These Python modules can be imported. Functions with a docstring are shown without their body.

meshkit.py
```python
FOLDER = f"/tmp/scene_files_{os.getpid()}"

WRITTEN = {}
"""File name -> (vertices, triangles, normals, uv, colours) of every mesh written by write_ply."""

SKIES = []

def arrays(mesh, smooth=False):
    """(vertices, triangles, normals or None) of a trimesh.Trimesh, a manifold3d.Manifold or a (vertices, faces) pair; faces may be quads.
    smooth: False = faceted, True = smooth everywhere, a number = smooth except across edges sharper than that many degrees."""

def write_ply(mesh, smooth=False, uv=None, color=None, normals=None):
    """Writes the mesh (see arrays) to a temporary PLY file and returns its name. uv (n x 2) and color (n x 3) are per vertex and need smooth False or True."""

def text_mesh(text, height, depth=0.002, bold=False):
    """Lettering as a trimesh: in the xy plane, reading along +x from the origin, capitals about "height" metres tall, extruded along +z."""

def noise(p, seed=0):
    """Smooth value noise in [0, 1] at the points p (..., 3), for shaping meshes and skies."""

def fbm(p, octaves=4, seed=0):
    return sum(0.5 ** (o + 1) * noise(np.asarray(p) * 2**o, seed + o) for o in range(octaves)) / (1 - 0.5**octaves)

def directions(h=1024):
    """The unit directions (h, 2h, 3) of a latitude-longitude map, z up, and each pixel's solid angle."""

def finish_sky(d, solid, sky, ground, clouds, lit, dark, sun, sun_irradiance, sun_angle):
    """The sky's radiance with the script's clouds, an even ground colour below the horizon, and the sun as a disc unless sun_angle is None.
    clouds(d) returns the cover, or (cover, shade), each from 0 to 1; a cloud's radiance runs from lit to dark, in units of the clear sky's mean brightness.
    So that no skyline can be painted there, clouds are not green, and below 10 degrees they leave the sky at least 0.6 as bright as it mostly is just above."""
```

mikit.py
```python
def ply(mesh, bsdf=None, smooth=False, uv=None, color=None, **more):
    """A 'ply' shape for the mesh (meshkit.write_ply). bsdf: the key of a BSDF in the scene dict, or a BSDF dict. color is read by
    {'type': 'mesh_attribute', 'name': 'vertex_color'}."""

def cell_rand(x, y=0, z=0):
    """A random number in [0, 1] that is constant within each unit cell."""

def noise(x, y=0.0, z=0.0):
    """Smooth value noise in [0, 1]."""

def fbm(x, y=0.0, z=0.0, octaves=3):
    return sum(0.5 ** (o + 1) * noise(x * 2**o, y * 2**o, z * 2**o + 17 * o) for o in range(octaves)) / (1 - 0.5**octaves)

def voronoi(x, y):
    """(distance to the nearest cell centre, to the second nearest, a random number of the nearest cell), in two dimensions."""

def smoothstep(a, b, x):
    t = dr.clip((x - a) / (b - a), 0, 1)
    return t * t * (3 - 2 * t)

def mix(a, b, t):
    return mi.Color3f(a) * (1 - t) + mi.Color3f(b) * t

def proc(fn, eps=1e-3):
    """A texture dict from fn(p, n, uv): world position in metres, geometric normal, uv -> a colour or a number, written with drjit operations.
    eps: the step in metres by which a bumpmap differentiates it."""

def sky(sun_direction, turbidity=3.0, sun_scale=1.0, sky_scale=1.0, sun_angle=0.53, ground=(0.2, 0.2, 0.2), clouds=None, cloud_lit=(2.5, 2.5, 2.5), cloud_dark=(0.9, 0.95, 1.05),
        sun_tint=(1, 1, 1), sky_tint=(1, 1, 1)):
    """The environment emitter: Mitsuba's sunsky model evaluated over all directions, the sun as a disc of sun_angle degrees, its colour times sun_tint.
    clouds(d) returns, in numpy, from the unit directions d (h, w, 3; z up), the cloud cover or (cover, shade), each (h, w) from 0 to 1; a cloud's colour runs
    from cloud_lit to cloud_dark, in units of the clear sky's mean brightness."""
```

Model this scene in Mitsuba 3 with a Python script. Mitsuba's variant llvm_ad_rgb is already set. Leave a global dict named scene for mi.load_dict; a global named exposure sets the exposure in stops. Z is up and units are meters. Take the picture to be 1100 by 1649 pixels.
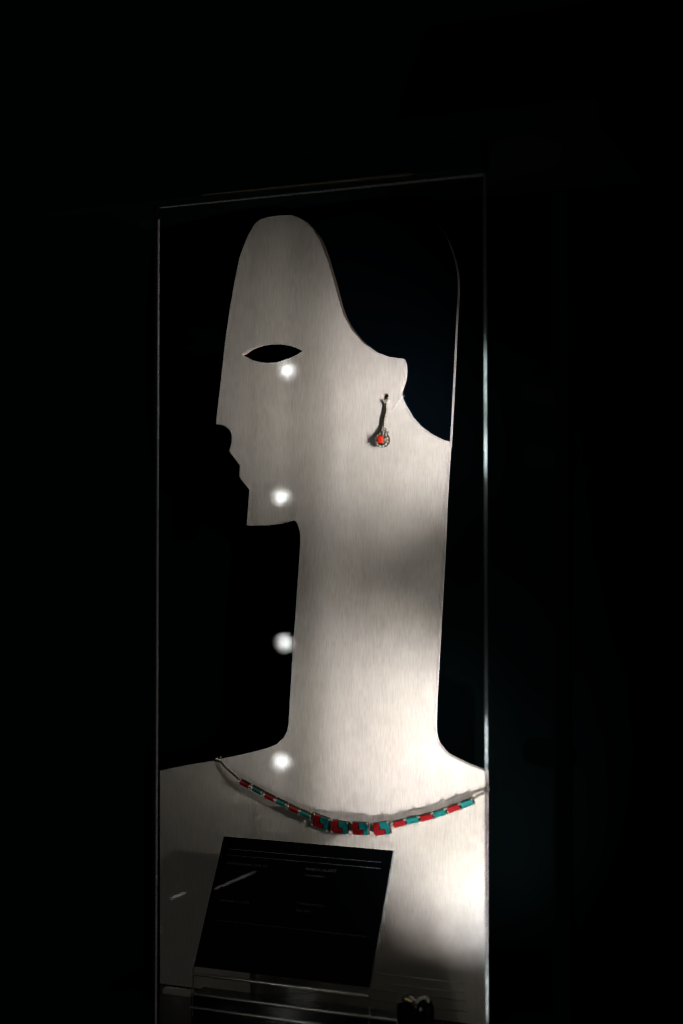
import math, random
import numpy as np, trimesh, mitsuba as mi, drjit as dr, mikit, meshkit
from shapely.geometry import Polygon, Point, box as sbox

# ------------------------------------------------------------------ camera, lamps, exposure
Tr = mi.ScalarTransform4f
H0 = 1.30                                    # camera height (m)
PITCH, TURN = math.radians(1.5), math.radians(22)
exposure = 0.0
scene, labels = {}, {}
scene['camera'] = {'type': 'thinlens', 'fov': 2 * math.degrees(math.atan(824.5 / 2290)), 'fov_axis': 'y', 'near_clip': 0.05, 'far_clip': 50.0,
    'aperture_radius': 0.009, 'focus_distance': 1.045,
    'to_world': Tr().look_at([0, 0, H0], [0, math.cos(PITCH), H0 + math.sin(PITCH)], [0, 0, 1])}
LAMP_U, LAMP_D = 184, 122
WARM, COOL = (1.0, 0.92, 0.86), (1.0, 0.962, 1.09)
#        (v of lamp, aim (u, v, d)), radiance of the lens, share of the collar, snoot length: the four heads of the column beside the case
HEADS = [((98, -40, 150, 0), 4000, 0.003, 13), ((58, 34, 82, 0), 6300, 0.006, 13.5), ((-124, 40, -126, 0), 6900, 0.008, 13.5), ((-318, 92, -198, 0), 11500, 0.002, 12.2)]
FAR_L = (125, 123, 119)
# lamp heads across the aisle, seen only as four reflections in the pane: (u, v, d)
FAR = [(-358.5, 231.6, 890.8), (-371.2, 68.1, 899.7), (-365.5, -121.0, 899.3), (-363.0, -272.2, 882.7)]

# ------------------------------------------------------------------ the frame of the board: u right, v up, d towards the viewer, in millimetres
M = np.eye(4)
c, s = math.cos(TURN), math.sin(TURN)
M[:3, 0], M[:3, 1], M[:3, 2], M[:3, 3] = np.array([c, -s, 0]) / 1000, np.array([0, 0, 1]) / 1000, np.array([-s, -c, 0]) / 1000, [0, 1.05, H0]
FLOOR_V = -335.5

def W(mesh):
    m = mesh.copy(); m.apply_transform(M); return m
def cat(ms): return trimesh.util.concatenate(ms)
def put(key, mesh, bsdf, smooth=False, **more):
    k, n = key, 0
    while k in scene:
        n += 1; k = f'{key}_{n:03d}'
    scene[k] = mikit.ply(W(mesh), bsdf, smooth, **more); return k
def tag(key, label, category=None, group=None, kind=None):
    d = {'label': label}
    if category: d['category'] = category
    if group: d['group'] = group
    if kind: d['kind'] = kind
    labels[key] = d
def ext(poly, d0, d1):
    poly = poly if hasattr(poly, 'exterior') else Polygon(poly)
    m = trimesh.creation.extrude_polygon(poly, d1 - d0, engine='earcut'); m.apply_translation([0, 0, d0]); return m
def box(u0, u1, v0, v1, d0, d1, bev=0.0):
    if bev <= 0:
        m = trimesh.creation.box((u1 - u0, v1 - v0, d1 - d0))
    else:
        P = [np.array([a, b, e]) for a in (-1, 1) for b in (-1, 1) for e in (-1, 1)]
        h = np.array([u1 - u0, v1 - v0, d1 - d0]) / 2
        pts = []
        for p in P:
            for k in range(3):
                q = h - bev; q[k] = h[k]; pts.append(p * q)
        m = trimesh.convex.convex_hull(np.array(pts))
    m.apply_translation([(u0 + u1) / 2, (v0 + v1) / 2, (d0 + d1) / 2]); return m
def quad(p, q, r, t): return trimesh.Trimesh([p, q, r, t], [[0, 1, 2], [0, 2, 3]], process=False)
def ball(p, r, sub=1, sc=(1, 1, 1)):
    m = trimesh.creation.icosphere(subdivisions=sub, radius=r); m.apply_scale(sc); m.apply_translation(p); return m
def tube(pts, r, n=8, caps=True):
    pts = np.array(pts, float); r = np.broadcast_to(r, len(pts))
    t = np.gradient(pts, axis=0); t /= np.linalg.norm(t, axis=1, keepdims=True)
    ref = np.array([0.2, 0.1, 1.0]) if abs(t[:, 2]).max() < 0.9 else np.array([1.0, 0.2, 0.0])
    vs, fs = [], []
    for i in range(len(pts)):
        a = np.cross(t[i], ref); a /= np.linalg.norm(a); b = np.cross(t[i], a)
        for k in range(n):
            w = 2 * math.pi * k / n; vs.append(pts[i] + r[i] * (math.cos(w) * a + math.sin(w) * b))
    for i in range(len(pts) - 1):
        for k in range(n):
            p, q = i * n + k, i * n + (k + 1) % n
            fs += [[p, q, q + n], [p, q + n, p + n]]
    if caps:
        for i, o in ((0, 1), (len(pts) - 1, -1)):
            vs.append(pts[i]); m = len(vs) - 1
            for k in range(n):
                fs.append([m, i * n + (k + 1) % n, i * n + k][::o])
    m = trimesh.Trimesh(vs, fs, process=False); m.fix_normals(); return m
def frame(mesh, origin, x, z):
    """Puts a mesh built in its own axes at origin with x along x and z along z."""
    x = np.array(x, float); x /= np.linalg.norm(x); z = np.array(z, float); z -= x * (z @ x); z /= np.linalg.norm(z)
    T = np.eye(4); T[:3, 0], T[:3, 1], T[:3, 2], T[:3, 3] = x, np.cross(z, x), z, origin
    m = mesh.copy(); m.apply_transform(T); return m
def spline(pts, n):
    from scipy.interpolate import CubicSpline
    pts = np.array(pts, float); t = np.r_[0, np.cumsum(np.linalg.norm(np.diff(pts, axis=0), axis=1))]
    return CubicSpline(t, pts)(np.linspace(0, t[-1], n))

# outlines and paths in millimetres on the board (u, v)
BUST = [(-103.8, 95.95), (-99.94, 127.07), (-95.77, 161.25), (-91.59, 186.54), (-87.4, 207.83), (-83.95, 222.89), (-80.39, 231.53), (-76.2, 240.05), (-70.67, 247.85), (-66.5, 250.63), (-59.53, 251.92), (-49.92, 252.34), (-40.37, 251.5), (-34.85, 249.37), (-29.4, 245.89), (-22.66, 238.71), (-17.71, 231.16), (-11.98, 217.19), (-7.47, 202.92), (-3.38, 188.5), (1.49, 173.38), (7.92, 162.25), (16.77, 152.23), (26.93, 144.68), (38.17, 140.36), (48.03, 138.77), (49.41, 134.81), (49.84, 129.44), (49.11, 123.49), (47.29, 118.36), (45.51, 113.81), (46.6, 109.78), (49.38, 104.47), (54.24, 96.33), (60.45, 89.63), (68.63, 83.52), (76.94, 79.24), (83.43, 77.09), (80.73, 36.29), (79.27, 5.11), (75.89, -51.44), (73.96, -84.37), (72.42, -110.18), (71.87, -128.84), (72.75, -135.22), (74.56, -139.34), (78.23, -143.58), (81.3, -146.51), (90.54, -150.41), (99.72, -153.84), (110.21, -156.96), (109.71, -335.41), (-150.92, -335.11), (-151.54, -171.5), (-128.75, -166.13), (-112.16, -162.78), (-103.66, -160.94), (-93.9, -158.29), (-79.67, -154.94), (-68.37, -151.77), (-60.38, -149.49), (-52.44, -146.11), (-46.88, -141.38), (-43.53, -135.48), (-42.62, -130.54), (-40.93, -102.5), (-38.93, -71.9), (-37.37, -53.57), (-33.32, 2.07), (-33.17, 9.95), (-34.04, 15.29), (-36.07, 19.9), (-38.61, 21.83), (-41.46, 21.2), (-50.65, 19.35), (-60.79, 18.16), (-77.35, 18.03), (-75.26, 45.2), (-83.66, 54.89), (-83.15, 63.68), (-92.5, 75.14), (-90.76, 79.23), (-89.98, 83.86), (-90.63, 88.58), (-92.96, 92.12), (-96.46, 94.57), (-100.34, 95.65)]
EYE = [(-82.75, 148.21), (-76.04, 151.94), (-69.1, 154.46), (-60.84, 155.53), (-52.58, 155.32), (-44.36, 153.65), (-37.46, 151.5), (-31.36, 148.33), (-37.46, 145.28), (-44.35, 142.77), (-52.56, 140.93), (-60.82, 140.82), (-69.13, 142.36), (-76.02, 144.74)]
EARHOLE = [(34.76, 111.39), (37.32, 111.29)]
HAIR = [(-27.67, 244.49), (-7.44, 249.29), (17.46, 251.73), (41.92, 249.99), (61.17, 244.15), (73.06, 236.28), (80.32, 224.79), (82.8, 217.9), (85.51, 209.92), (87.55, 200.47), (88.19, 191.23), (88.03, 183.35), (86.77, 165.19), (85.35, 136.47), (83.93, 110.19), (82.09, 79.08), (81.7, 72.8), (65.67, 77.74), (22.28, 84.48), (-42.92, 133.46), (-58.49, 191.06), (-53.35, 233.4)]
CHAINL = [(-102.23, -160.19), (-98.55, -160.45), (-93.84, -163.68), (-88.61, -167.11), (-83.41, -170.51), (-79.26, -173.51)]
LSTONES = [(-76.13, -176.48), (-65.84, -180.69), (-55.62, -185.09), (-45.98, -188.58), (-35.91, -192.47), (-26.42, -195.69)]
SQUARES = [(-14.86, -200.67), (0.14, -203.42), (16.19, -203.37), (32.78, -201.93)]
RSTONES = [(46.33, -197.39), (56.47, -194.23), (66.77, -191.52), (76.99, -187.95), (87.37, -183.73), (97.22, -179.58)]
CHAINR = [(100.42, -177.49), (104.07, -174.63), (108.17, -171.97), (112.25, -169.75)]
EARR = [(37.12, 109.5), (35.68, 106.4), (36.15, 103.22), (35.67, 98.73), (34.47, 94.26), (34.7, 90.19), (34.7, 87.04), (34.22, 83.9), (33.73, 79.4)]
THREAD = [(38.52, 99.89), (42.84, 104.02), (48.34, 110.8)]
RING = [(65.01, -302.51), (77.44, -299.81), (90.18, -299.57), (77.41, -319.29)]

# ------------------------------------------------------------------ materials
def loc(p):
    x, y, z = p.x, p.y - 1.05, p.z - H0
    return (x * c - y * s) * 1000, z * 1000
def grain(p, n, uv):
    u, v = loc(p)
    f = 0.8 * mikit.noise(u * 1.4, v * 0.2, 1.0) + 0.9 * mikit.noise(u * 2.3, v * 0.4, 5.0) + 0.6 * mikit.fbm(u * 1.1, v * 0.9, 3.0)
    return f * 0.00017
def pale(p, n, uv):
    u, v = loc(p)
    g = mikit.noise(u * 1.9, v * 0.2, 9.0); k = mikit.fbm(u * 0.06, v * 0.03, 2.0)
    return mikit.mix((0.51, 0.472, 0.424), (0.66, 0.625, 0.578), 0.6 * g + 0.4 * k)
def two(b): return {'type': 'twosided', 'bsdf': b}
def pr(col, rough=0.5, metal=0.0, spec=0.5, **k):
    return {'type': 'principled', 'base_color': {'type': 'rgb', 'value': list(col)} if not isinstance(col, dict) else col, 'roughness': rough, 'metallic': metal, 'specular': spec, **k}
scene['mat_board'] = two({'type': 'bumpmap', 'arbitrary': mikit.proc(grain, 2e-4), 'scale': 1.0, 'bsdf': pr(mikit.proc(pale), 0.5, 0.0, 0.35)})
scene['mat_edge'] = two(pr((0.60, 0.56, 0.52), 0.45))
scene['mat_black'] = two({'type': 'diffuse', 'reflectance': {'type': 'rgb', 'value': [0.0008, 0.0022, 0.0034]}})
scene['mat_wall'] = two({'type': 'diffuse', 'reflectance': {'type': 'rgb', 'value': [0.013, 0.032, 0.029]}})
scene['mat_panel'] = two({'type': 'diffuse', 'reflectance': {'type': 'rgb', 'value': [0.0008, 0.0019, 0.0021]}})
scene['mat_frame'] = two({'type': 'diffuse', 'reflectance': {'type': 'rgb', 'value': [0.006, 0.013, 0.011]}})
scene['mat_gloss'] = two(pr((0.004, 0.006, 0.007), 0.12, 0, 0.5))
scene['mat_card'] = two(pr((0.0012, 0.002, 0.003), 0.5, 0, 0.08))
scene['mat_ink'] = two(pr((0.13, 0.14, 0.145), 0.6))
scene['mat_glass'] = {'type': 'thindielectric', 'int_ior': 1.5, 'specular_transmittance': {'type': 'rgb', 'value': [0.97, 0.977, 0.932]}}
scene['mat_glassedge'] = two(pr((0.13, 0.16, 0.15), 0.35, 0, 0.5))
scene['mat_bead'] = two(pr((0.55, 0.53, 0.50), 0.4, 0, 0.5))
scene['mat_mdf'] = two(pr((0.10, 0.078, 0.06), 0.7, 0, 0.2))
scene['mat_acryledge'] = two(pr((0.30, 0.33, 0.34), 0.25, 0, 0.5))
scene['mat_rod'] = {'type': 'roughdielectric', 'alpha': 0.07, 'int_ior': 1.49}
scene['mat_silver'] = two(pr((0.86, 0.82, 0.75), 0.33, 1.0))
scene['mat_acrylrod'] = two(pr((0.62, 0.62, 0.61), 0.15, 0.8, 0.8))
scene['mat_oxid'] = two(pr((0.11, 0.085, 0.055), 0.34, 1.0))
scene['mat_gold'] = two(pr((0.75, 0.55, 0.28), 0.25, 1.0))
scene['mat_onyx'] = two(pr((0.0025, 0.003, 0.0035), 0.5, 0, 0.08))
scene['mat_cream'] = two(pr((0.78, 0.74, 0.66), 0.3))
def coral_f(p, n, uv): return mikit.mix((0.16, 0.003, 0.006), (0.30, 0.007, 0.011), mikit.fbm(p.x * 500, p.y * 500, p.z * 500))
def turq_f(p, n, uv): return mikit.mix((0.003, 0.09, 0.09), (0.008, 0.18, 0.165), mikit.fbm(p.x * 450, p.y * 450, p.z * 450))
def orange_f(p, n, uv): return mikit.mix((0.42, 0.014, 0.002), (0.54, 0.032, 0.006), mikit.fbm(p.x * 400, p.y * 400, p.z * 400))
scene['mat_coral'] = two(pr(mikit.proc(coral_f), 0.24, 0, 0.5, clearcoat=0.5))
scene['mat_turquoise'] = two(pr(mikit.proc(turq_f), 0.3, 0, 0.5, clearcoat=0.3))
scene['mat_orange'] = two(pr(mikit.proc(orange_f), 0.42, 0, 0.3))
scene['mat_diamond'] = two(pr((0.80, 0.82, 0.74), 0.3, 0.7, 0.9))
scene['mat_thread'] = two(pr((0.85, 0.85, 0.85), 0.3))
scene['mat_lampcase'] = two({'type': 'diffuse', 'reflectance': {'type': 'rgb', 'value': [0.010, 0.025, 0.023]}})

# ------------------------------------------------------------------ setting
def world_plane(key, p):
    scene[key] = mikit.ply(trimesh.Trimesh(p, [[0, 1, 2], [0, 2, 3]], process=False), 'mat_wall'); labels[key] = {'label': 'black unlit ' + key.replace('_', ' '), 'kind': 'structure'}
world_plane('floor', [[-4, -3, 0], [4, -3, 0], [4, 4, 0], [-4, 4, 0]])
a, b = (M @ [-2500, 0, -420, 1])[:3], (M @ [2500, 0, -420, 1])[:3]
world_plane('back_wall', [[a[0], a[1], 0], [b[0], b[1], 0], [b[0], b[1], 3.2], [a[0], a[1], 3.2]])

# ------------------------------------------------------------------ display case
FV = -H0 * 1000
PU0, PU1, PV1 = -100.3, 137.0, 241.0
K = 'display_case'
tag(K, 'tall black display case with a frameless glass front pane and dark back panel', 'display case')
put(K + '__plinth', box(-190, 215, FV, FLOOR_V, -45, 175, 2), 'mat_gloss')
put(K + '__back_panel', box(-190, 215, FLOOR_V + 0.5, 262, -48, -42), 'mat_panel')
put(K + '__side_frame', box(PU0 - 3.4, PU0 - 1.6, FLOOR_V + 0.5, PV1 + 2, 91, 97, 0.4), 'mat_frame')
put(K + '__front_pane', quad([PU0, FLOOR_V + 1, 95], [PU1, FLOOR_V + 1, 95], [PU1, PV1, 95], [PU0, PV1, 95]), 'mat_glass')
k = put(K + '__pane_edge', box(PU1 + 0.02, PU1 + 1.5, FLOOR_V + 1, PV1, 94.4, 95.0, 0.2), 'mat_glassedge'); tag(k, 'pale greenish polished right edge of the glass pane')
k = put(K + '__pane_edge', tube([[PU0 - 0.75, FLOOR_V + 1, 95], [PU0 - 0.75, PV1 - 8, 95]], 0.72, 12), 'mat_bead', 40); tag(k, 'thin pale left edge of the glass pane')
k = put(K + '__pane_edge', tube([[PU0, PV1 + 0.4, 94.8], [PU1, PV1 + 0.4, 94.8]], 0.38, 10), 'mat_bead', 40); tag(k, 'thin bright top edge of the glass pane')
put(K + '__top_rail', box(-190, PU1 + 2, PV1 + 2.4, 262, 88, 104, 0.8), 'mat_frame')
k = put(K + '__rail_trim', tube([[-62, PV1 + 3.4, 104.6], [92, PV1 + 3.4, 104.6]], 0.8, 10), 'mat_oxid', 40); tag(k, 'slim metal trim along the top rail')
put(K + '__top_board', box(-190, 215, 262, 280, -48, 104), 'mat_frame')

# ------------------------------------------------------------------ profile bust
K = 'profile_bust'
tag(K, 'pale flat cut-out head and shoulders in profile with an almond eye hole and long neck', 'display bust')
hole = Point(*EARHOLE[0]).buffer(math.dist(EARHOLE[0], EARHOLE[1]), 24)
BUSTP = Polygon(BUST).buffer(0)
bust = BUSTP.buffer(0.25).buffer(-0.5).buffer(0.25).difference(Polygon(EYE)).difference(hole)
bust = bust.intersection(sbox(-400, FLOOR_V + 0.6, 400, 400))
put(K + '__face_panel', ext(bust, -6, 0), 'mat_board')
hair = Polygon(HAIR).buffer(0)
hk = put(K + '__hair_panel', ext(hair, -12, -6.3), 'mat_edge'); tag(hk, 'black hair shape behind the head with a thin lit right edge')
put(hk + '__black_face', ext(hair.buffer(-0.02), -6.28, -6.1), 'mat_black')
rib = BUST[15:26]
from shapely.geometry import LineString
liner = LineString(spline(rib, 60)).buffer(0.35, cap_style='flat').difference(bust.buffer(-0.001))
liner = max(getattr(liner, 'geoms', [liner]), key=lambda g: g.area)
lk = put(K + '__cut_edge', ext(liner, -5.9, -0.5), 'mat_mdf'); tag(lk, 'dark brown cut edge behind the head')

# ------------------------------------------------------------------ necklace
EDGE_U = max(q[0] for q in BUST)
K = 'necklace'
tag(K, 'necklace of red coral and turquoise stones draped across the pale shoulders', 'necklace')
def link(i, p, x, z, w, h, kind, t=2.2):
    """One set stone: a metal tray with a stone (or two interlocked L stones) and four prongs."""
    lk = put(K + '__link', frame(box(-w / 2 - .35, w / 2 + .35, -h / 2 - .3, h / 2 + .3, -t, -0.3, 0.2), p, x, z), 'mat_oxid')
    if kind == 'square':
        a, b, e, f = -w / 2, w / 2, -h / 2, h / 2
        red = [(a, e), (a + .68 * w, e), (a + .68 * w, e + .42 * h), (a + .40 * w, e + .42 * h), (a + .40 * w, f), (a, f)]
        blue = [(a + .43 * w, f), (a + .43 * w, e + .46 * h), (a + .71 * w, e + .46 * h), (a + .71 * w, e), (b, e), (b, f)]
        put(lk + '__coral_stone', frame(ext(Polygon(red).buffer(-.08), -0.3, 0.75), p, x, z), 'mat_coral')
        put(lk + '__turquoise_stone', frame(ext(Polygon(blue).buffer(-.08), -0.3, 0.6), p, x, z), 'mat_turquoise')
    else:
        put(lk + '__' + kind + '_stone', frame(box(-w / 2, w / 2, -h / 2, h / 2, -0.8, 1.1, 0.45), p, x, z), 'mat_' + kind)
    pg = [ball((sx * (w / 2 + .15), sy * (h / 2 - .25), 0.9), 0.85, 1, (1, 1, 1.2)) for sx in (-1, 1) for sy in (-1, 1)]
    put(lk + '__prongs', frame(cat(pg), p, x, z), 'mat_silver', True)
    return lk
seq = []
for j, q in enumerate(LSTONES): seq.append((q, 'coral' if j % 2 == 0 else 'turquoise'))
for q in SQUARES: seq.append((q, 'square'))
for j, q in enumerate(RSTONES): seq.append((q, 'coral' if j % 2 == 0 else 'turquoise'))
P3 = [np.array([*q, {'L': 5.6, 'S': 3.5, 'R': 3.4}['L' if i < 6 else 'S' if i < 10 else 'R']]) for i, (q, _) in enumerate(seq)]
for i, (q, kind) in enumerate(seq):
    x = P3[min(i + 1, len(P3) - 1)] - P3[max(i - 1, 0)]; x[2] *= 0.3
    z = (-0.5 + .03 * i, -0.55, 1.0) if i < 6 else (-0.3 + .09 * (i - 6), -0.12, 1) if i < 10 else (0.12, -0.2, 1)
    sz = (8.6, 3.6, kind) if i < 6 else (12.0, 8.9, kind) if i < 10 else (9.2, 4.3, kind)
    link(i, P3[i], x, z, *sz)
    if i:
        p = (P3[i] + P3[i - 1]) / 2 + np.array([0.2, 1.3 if i < 6 or i > 9 else 3.2, -0.6])
        put(K + '__jump_ring', frame(trimesh.creation.torus(0.95, 0.33, major_sections=14, minor_sections=6), p, x, (0.3, 0.1, 1)), 'mat_silver' if i % 2 else 'mat_oxid', True)
def chain(pts, n, r, mats):
    pp = spline(pts, n)
    for i, p in enumerate(pp):
        t = pp[min(i + 1, n - 1)] - pp[max(i - 1, 0)]
        m = trimesh.creation.torus(r, r * 0.36, major_sections=12, minor_sections=6); m.apply_scale((1.35, 1, 1))
        put(K + '__chain_link', frame(m, p, t, (0, 0, 1) if i % 2 else (-t[1], t[0], 0.25)), mats[i % len(mats)], True)
for p in spline([np.array([CHAINL[0][0] + 1, CHAINL[0][1] + .8, -4])] + [np.array([*q, dd]) for q, dd in zip(CHAINL, (1.2, 2.2, 3.6, 4.6, 5.4, 6))], 19):
    bk = put(K + '__chain_bead', ball(p + [0, 0.5, 0], 0.62, 1), 'mat_cream', True)
    put(bk + '__setting', ball(p + [-0.2, -0.75, -0.3], 0.95, 1), 'mat_oxid', True)
chain([np.array([*q, dd]) for q, dd in zip(CHAINR, (3.2, 2.8, 2.0, 1.0))] + [np.array([EDGE_U + 0.5, -168.3, -2.5])], 15, 0.75, ['mat_silver', 'mat_oxid'])

# ------------------------------------------------------------------ earring
K = 'drop_earring'
tag(K, 'drop earring with a slender stem and round pendant holding an orange coral stone', 'earring')
E = [np.array([*q, d_]) for q, d_ in zip(EARR, (1.6, 2.6, 2.4, 2.4, 2.6, 3.0, 3.4, 4, 4.8))]
put(K + '__hook', tube(spline([E[0] + [0.3, 1.2, -6], E[0] + [0.4, 1.6, -2], E[0] + [-0.4, 0.6, 1.2], E[1]], 12), 0.26, 8), 'mat_silver', 40)
tl = [ball(E[0] + [dx, dy, 1.6], r, 1) for dx, dy, r in ((1.0, -2.0, .7), (-.2, -2.4, .7), (-2.6, -1.4, .7), (-1.9, -2.6, .6), (2.0, -1.7, .5))]
put(K + '__top_cluster', cat(tl), 'mat_diamond', True)
sp = spline(E[1:7], 40)
w = np.linspace(0, 1, 40); rad = 0.6 + 0.6 * np.sin(w * math.pi) ** 1.5
put(K + '__stem', tube(sp, rad, 10), 'mat_oxid', 40)
for i in range(4, 38, 3):
    put(K + '__stem_stone', ball(sp[i] + [rad[i] * 0.75, 0, rad[i] * 0.55], 0.62, 1), 'mat_diamond', True)
lf = []
for dx, dy, an in ((-1.6, 1.2, 2.3), (1.2, 1.6, 1.0), (0, 3.0, 1.6), (2.6, -0.2, 0.2), (-2.9, -0.4, 3.0), (0.2, 0.2, 1.2)):
    m = ball((0, 0, 0), 1.0, 2, (1.7, 0.85, 0.6)); m.apply_transform(trimesh.transformations.rotation_matrix(an, (0, 0, 1))); m.apply_translation(E[6] + [dx, dy - 2.0, 0.8]); lf.append(m)
ck = None
for m in lf: put(K + '__leaf', m, 'mat_oxid', True)
for dx, dy, r in ((0.1, 2.6, .62), (-.9, .9, .6), (.9, 1.2, .62), (0.3, -.4, .6), (-2.4, -1.6, .55), (2.4, -1.5, .6)):
    put(K + '__leaf_stone', ball(E[6] + [dx, dy - 1.2, 1.7], r, 1), 'mat_diamond', True)
pc = E[8]
cup = trimesh.creation.revolve(np.array([[0, -4.2], [3.0, -4.1], [4.9, -3.2], [5.6, -1.9], [5.5, -1.2], [4.6, 0.2], [3.6, 1.4], [2.5, 2.2], [0, 2.3]]), sections=40)
pk = put(K + '__pendant_cup', frame(cup, pc, (1, 0, 0), (-0.1, -0.15, 1)), 'mat_oxid', 35)
for i in range(12):
    an = 2 * math.pi * (i + .5) / 12
    put(pk + '__halo_stone', ball(pc + [4.5 * math.cos(an), 4.5 * math.sin(an), 0.35], 0.9, 1), 'mat_diamond', True)
m = trimesh.creation.icosphere(subdivisions=3, radius=1.0); v = m.vertices; v = np.sign(v) * np.abs(v) ** 0.55; m.vertices = v * [2.35, 2.85, 1.7]; m.apply_translation(pc + [-0.3, 0.3, 2.2])
put(pk + '__coral_stone', m, 'mat_orange', True)
pg = [ball(pc + [sx * 2.3 - .3, sy * 2.6 + .3, 3.2], 0.6, 1) for sx in (-1, 1) for sy in (-1, 1)]
put(pk + '__prongs', cat(pg), 'mat_silver', True)
K = 'nylon_thread'
scene[K] = mikit.ply(W(tube(spline([np.array([*q, d_]) for q, d_ in zip(THREAD, (0.4, 1.2, 0.4))] + [np.array([THREAD[2][0] + .6, THREAD[2][1] + .9, -3.0])], 16), 0.16, 6)), 'mat_thread', 40)
tag(K, 'short clear nylon thread on the pale panel beside the earlobe', 'thread')

# ------------------------------------------------------------------ sign on its acrylic stand
K = 'acrylic_sign_stand'
tag(K, 'clear slanted acrylic stand leaning back below the necklace, holding the black card', 'sign stand')
ST, SB = np.array([0, -213.4, 20.0]), np.array([0, -293.0, 65.0])      # top and bottom of the slanted sheet
SU0, SU1 = -85.9, 47.8
sl = (ST - SB); sl /= np.linalg.norm(sl); nz = np.cross([1, 0, 0], sl)
LEN = np.linalg.norm(ST - SB)
def on_sheet(mesh): return frame(mesh, SB + np.array([SU0, 0, 0]), (1, 0, 0), nz)          # x along the width, y up the slope
SWID = SU1 - SU0
put(K + '__sheet', on_sheet(quad([0, -5, -0.6], [SWID, -5, -0.6], [SWID, LEN, -0.6], [0, LEN, -0.6])), 'mat_glass')
put(K + '__sheet_edge', on_sheet(box(-0.5, 0, -5, LEN, -1.6, -0.2)), 'mat_acryledge')
put(K + '__sheet_edge', on_sheet(box(SWID, SWID + 0.5, -5, LEN, -1.6, -0.2)), 'mat_acryledge')
FB = SB - sl * 5
put(K + '__front_lip', quad([SU0, FLOOR_V + 4, FB[2] + 1], [SU1, FLOOR_V + 4, FB[2] + 1], [SU1, FB[1], FB[2] + 1], [SU0, FB[1], FB[2] + 1]), 'mat_glass')
put(K + '__lip_edge', box(SU0 - .5, SU0, FLOOR_V + 4, FB[1], FB[2], FB[2] + 1.6), 'mat_acryledge')
put(K + '__lip_edge', box(SU1, SU1 + .5, FLOOR_V + 4, FB[1], FB[2], FB[2] + 1.6), 'mat_acryledge')
put(K + '__bent_fold', tube([[SU0, -301.6, FB[2] + 1], [SU1, -301.6, FB[2] + 1]], 1.1, 20), 'mat_acrylrod', 40)
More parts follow.
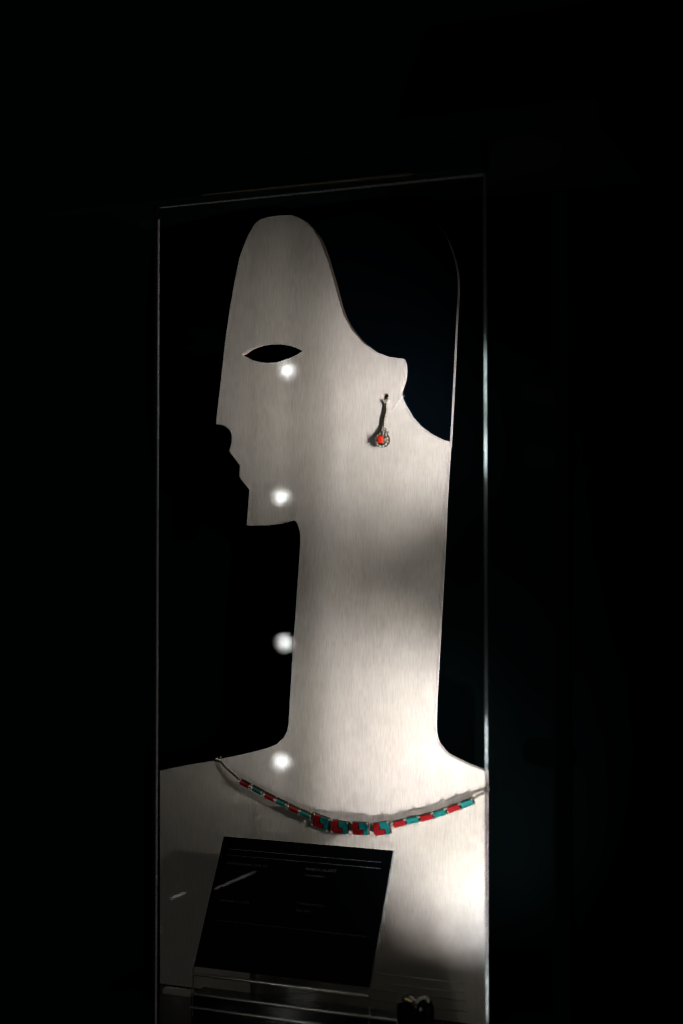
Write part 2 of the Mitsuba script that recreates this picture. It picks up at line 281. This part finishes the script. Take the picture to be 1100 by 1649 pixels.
for v in (-315.5, -325):
    put(K + '__base_edge', tube([[SU0 - 2, v, FB[2] + 1.6], [68, v, FB[2] + 1.6]], 0.9, 18), 'mat_acrylrod', 40)
put(K + '__base_plate', box(SU0 - 2, 68, FLOOR_V + 0.3, -316, FB[2] - 18, FB[2] + 1, 0.6), 'mat_gloss')
K = 'sign_card'
tag(K, 'black caption card with faint grey lettering on the slanted acrylic stand', 'card')
put(K + '__card', on_sheet(box(0.1, SWID - 0.1, -4.2, LEN - 0.2, 0.0, 0.5)), 'mat_card')
rules = cat([on_sheet(box(6, SWID - 7, LEN - y, LEN - y + .35, .52, .56)) for y in (9.5, 14.0)] + [on_sheet(box(8, SWID - 9, LEN - 62, LEN - 61.75, .52, .56))])
put(K + '__rule_lines', rules, 'mat_ink')
def line(txt, x, y, h):
    t = meshkit.text_mesh(txt, h, 0.04); t.apply_translation([x, LEN - y, 0.53]); return on_sheet(t)
for txt, x, y, h in (('Pendant earrings, 1920-25', 6, 20.5, 1.9), ('Necklace, ca. 1925', 8, 48, 1.9), ('Necklace, ca. 1925', 70, 19.5, 1.9), ('Coral, turquoise', 70, 24.0, 1.5), ('Platinum, diamonds', 69, 44.5, 1.6), ('Coral, onyx', 69, 49.5, 1.5)):
    put(K + '__lettering', line(txt, x, y, h), 'mat_ink')

# ------------------------------------------------------------------ clear riser behind the sign, corner clip, ring
K = 'acrylic_riser'
tag(K, 'low clear acrylic riser with faint horizontal edges between sign and bust', 'riser')
for i, v in enumerate((-300.5, -307.5, -314.0, -322.0)):
    put(K + '__shelf_edge', box(-48, 100, v, v + 0.5, 22 - i * 2.5, 22.8 - i * 2.5), 'mat_acryledge')
put(K + '__front_sheet', quad([-48, FLOOR_V + 1, 12], [100, FLOOR_V + 1, 12], [100, -300, 22], [-48, -300, 22]), 'mat_glass')
put(K + '__end_edge', cat([box(-48.6, -48.0, FLOOR_V + 1, -298, 10, 12)]), 'mat_acryledge')
K = 'glass_clip'
scene[K] = mikit.ply(W(box(-96.5, -74.5, -309.5, -305.8, 88, 94, 0.5)), 'mat_bead')
tag(K, 'small frosted grey bar at the bottom left corner of the glass case', 'bar')
K = 'finger_ring'
tag(K, 'rounded black ring with cream and gold bands across its top, right of the sign', 'ring')
def lobe(u, v, d, rx, ry, rz):
    up_ = ball((0, 0, 0), 1.0, 3, (rx, ry, rz)); stem = trimesh.creation.cylinder(radius=1.0, height=1.0, sections=32)
    stem.apply_transform(trimesh.transformations.rotation_matrix(math.pi / 2, (1, 0, 0))); hgt = v - FLOOR_V
    stem.apply_scale((rx * .97, hgt, rz * .97)); stem.apply_translation((0, -hgt / 2, 0)); m = cat([up_, stem]); m.apply_translation([u, v, d]); return m
RU, RV, RD = RING[0][0], RING[1][1], 60
put(K + '__left_lobe', lobe(RU + 8.2, RV - 10.6, RD, 8.2, 9.4, 8), 'mat_onyx', 40)
put(K + '__right_lobe', lobe(RU + 18.2, RV - 10.6, RD - 2, 7.2, 9.6, 7), 'mat_onyx', 40)
def band(p, r): return tube(spline(p, 14), r, 8)
T0 = np.array([RU, RV, RD])
def over(cu, cv, cd, rx, ry, rz, pts):
    out = []
    for x, y in pts:
        q = max(0.05, 1 - x * x - y * y); out.append([cu + x * rx, cv + y * ry, cd + math.sqrt(q) * rz])
    return out
LA, LB = (RU + 8.2, RV - 10.6, RD, 8.5, 9.7, 8.3), (RU + 18.2, RV - 10.6, RD - 2, 7.5, 9.9, 7.3)
put(K + '__gold_band', band(over(*LA, [(-.15, .84), (.2, .80), (.55, .62), (.78, .36)]), 0.75), 'mat_gold', 40)
put(K + '__cream_band', band(over(*LA, [(.15, .97), (.5, .82), (.8, .55), (.93, .32)]) + [[RU + 18.4, RV - 7.4, RD + 5.0]], 0.95), 'mat_cream', 40)
put(K + '__cream_band', band(over(*LB, [(-.45, .62), (-.1, .92), (.25, .94), (.55, .72)]), 1.1), 'mat_cream', 40)
put(K + '__cream_band', band(over(*LA, [(-.75, .55), (-.5, .66), (-.28, .68)]), 0.4), 'mat_cream', 40)

# ------------------------------------------------------------------ the lamp columns
def disc(pos, x, z, r0, r1, h):
    m = frame(trimesh.creation.revolve(np.array([[r0, h], [r1, h]]), sections=24), pos, x, z)
    if m.face_normals[0] @ z < 0: m.invert()
    return m
def glow(L): return {'type': 'area', 'radiance': {'type': 'rgb', 'value': [float(q) for q in L]}}
def head(root, pos, aim, core, rim, collar, snoot, r, side=0):
    """Housing, a lens with a cool middle and a warmer phosphor rim, and a faintly glowing diffuser collar round the mouth."""
    pos, aim = np.array(pos, float), np.array(aim, float)
    z = aim - pos; z /= np.linalg.norm(z); x = np.cross([0, 1, 0], z)
    a, o = r + 1.6, r + 5.5
    prof = np.array([[0, -22], [o - .5, -20], [o, snoot], [a, snoot], [a, 1.0], [0, 0.0]])
    hk = put(root + '__lamp_head', frame(trimesh.creation.revolve(prof, sections=28), pos, x, z), 'mat_lampcase')
    put(hk + '__lens', disc(pos, x, z, 0, r * .62, 1.2), 'mat_lampcase', emitter=glow(core))
    put(hk + '__lens_rim', disc(pos, x, z, r * .62, r, 1.2), 'mat_lampcase', emitter=glow(rim))
    if side:
        put(hk + '__side_lens', disc(pos + x * side * 10.5 / np.linalg.norm(x), x, z, 0, 3.2, snoot + 0.8), 'mat_lampcase', emitter=glow(np.array(core) * .10))
    put(hk + '__collar', disc(pos, x, z, a + .3, o - .6, snoot + 0.3), 'mat_lampcase', emitter=glow(collar))
K = 'lamp_column'
tag(K, 'slim black lamp column standing in the dark at the right of the case', 'lamp')
put(K + '__post', box(LAMP_U + 8, LAMP_U + 18, FV, 215, LAMP_D + 8, LAMP_D + 16, 1), 'mat_lampcase')
for (v, au, av, ad), L, cs, sn in HEADS: head(K, (LAMP_U, v, LAMP_D), (au, av, ad), L * np.array(COOL), L * np.array(WARM), L * cs * np.array(WARM), sn, 3.0)
K = 'lamp_column_001'
tag(K, 'four bright round lamps in a column, mirrored in the glass over the face and neck', 'lamp')
put(K + '__post', box(-390, -378, FV, 300, 915, 927, 1), 'mat_lampcase')
for p, sd in zip(FAR, (0, -1, 0, -1)):
    p = np.array(p); head(K, p, (p[0] * .2 - 10, p[1] * .62, 95), FAR_L, FAR_L, np.array(FAR_L) * .09, 2, 5.8, side=sd)
# two short strip lights across the aisle, whose faint reflections slant over the black card and the bust's lower left
for K, p, q, txt in (('strip_light', (-160.5, -287.7, 299.5), (-130.3, -273.9, 317.9), 'dim slanting strip light mirrored across the upper left of the black card'),
                     ('strip_light_001', (-192.4, -294.2, 280.8), (-181.1, -289.7, 288.2), 'very short dim strip light mirrored at the lower left of the bust')):
    p, q = np.array(p), np.array(q)
    tag(K, txt, 'strip light')
    put(K + '__bracket', tube([p + [0, -1.5, 3], q + [0, -1.5, 3]], 1.2, 8), 'mat_lampcase')
    put(K + '__tube', tube(np.linspace(p, q, 6), [.15, .35, .5, .5, .35, .15], 8), 'mat_lampcase', 40, emitter=glow((0.8, 0.78, 0.74) if K[-1] == 't' else (1.8, 1.75, 1.65)))
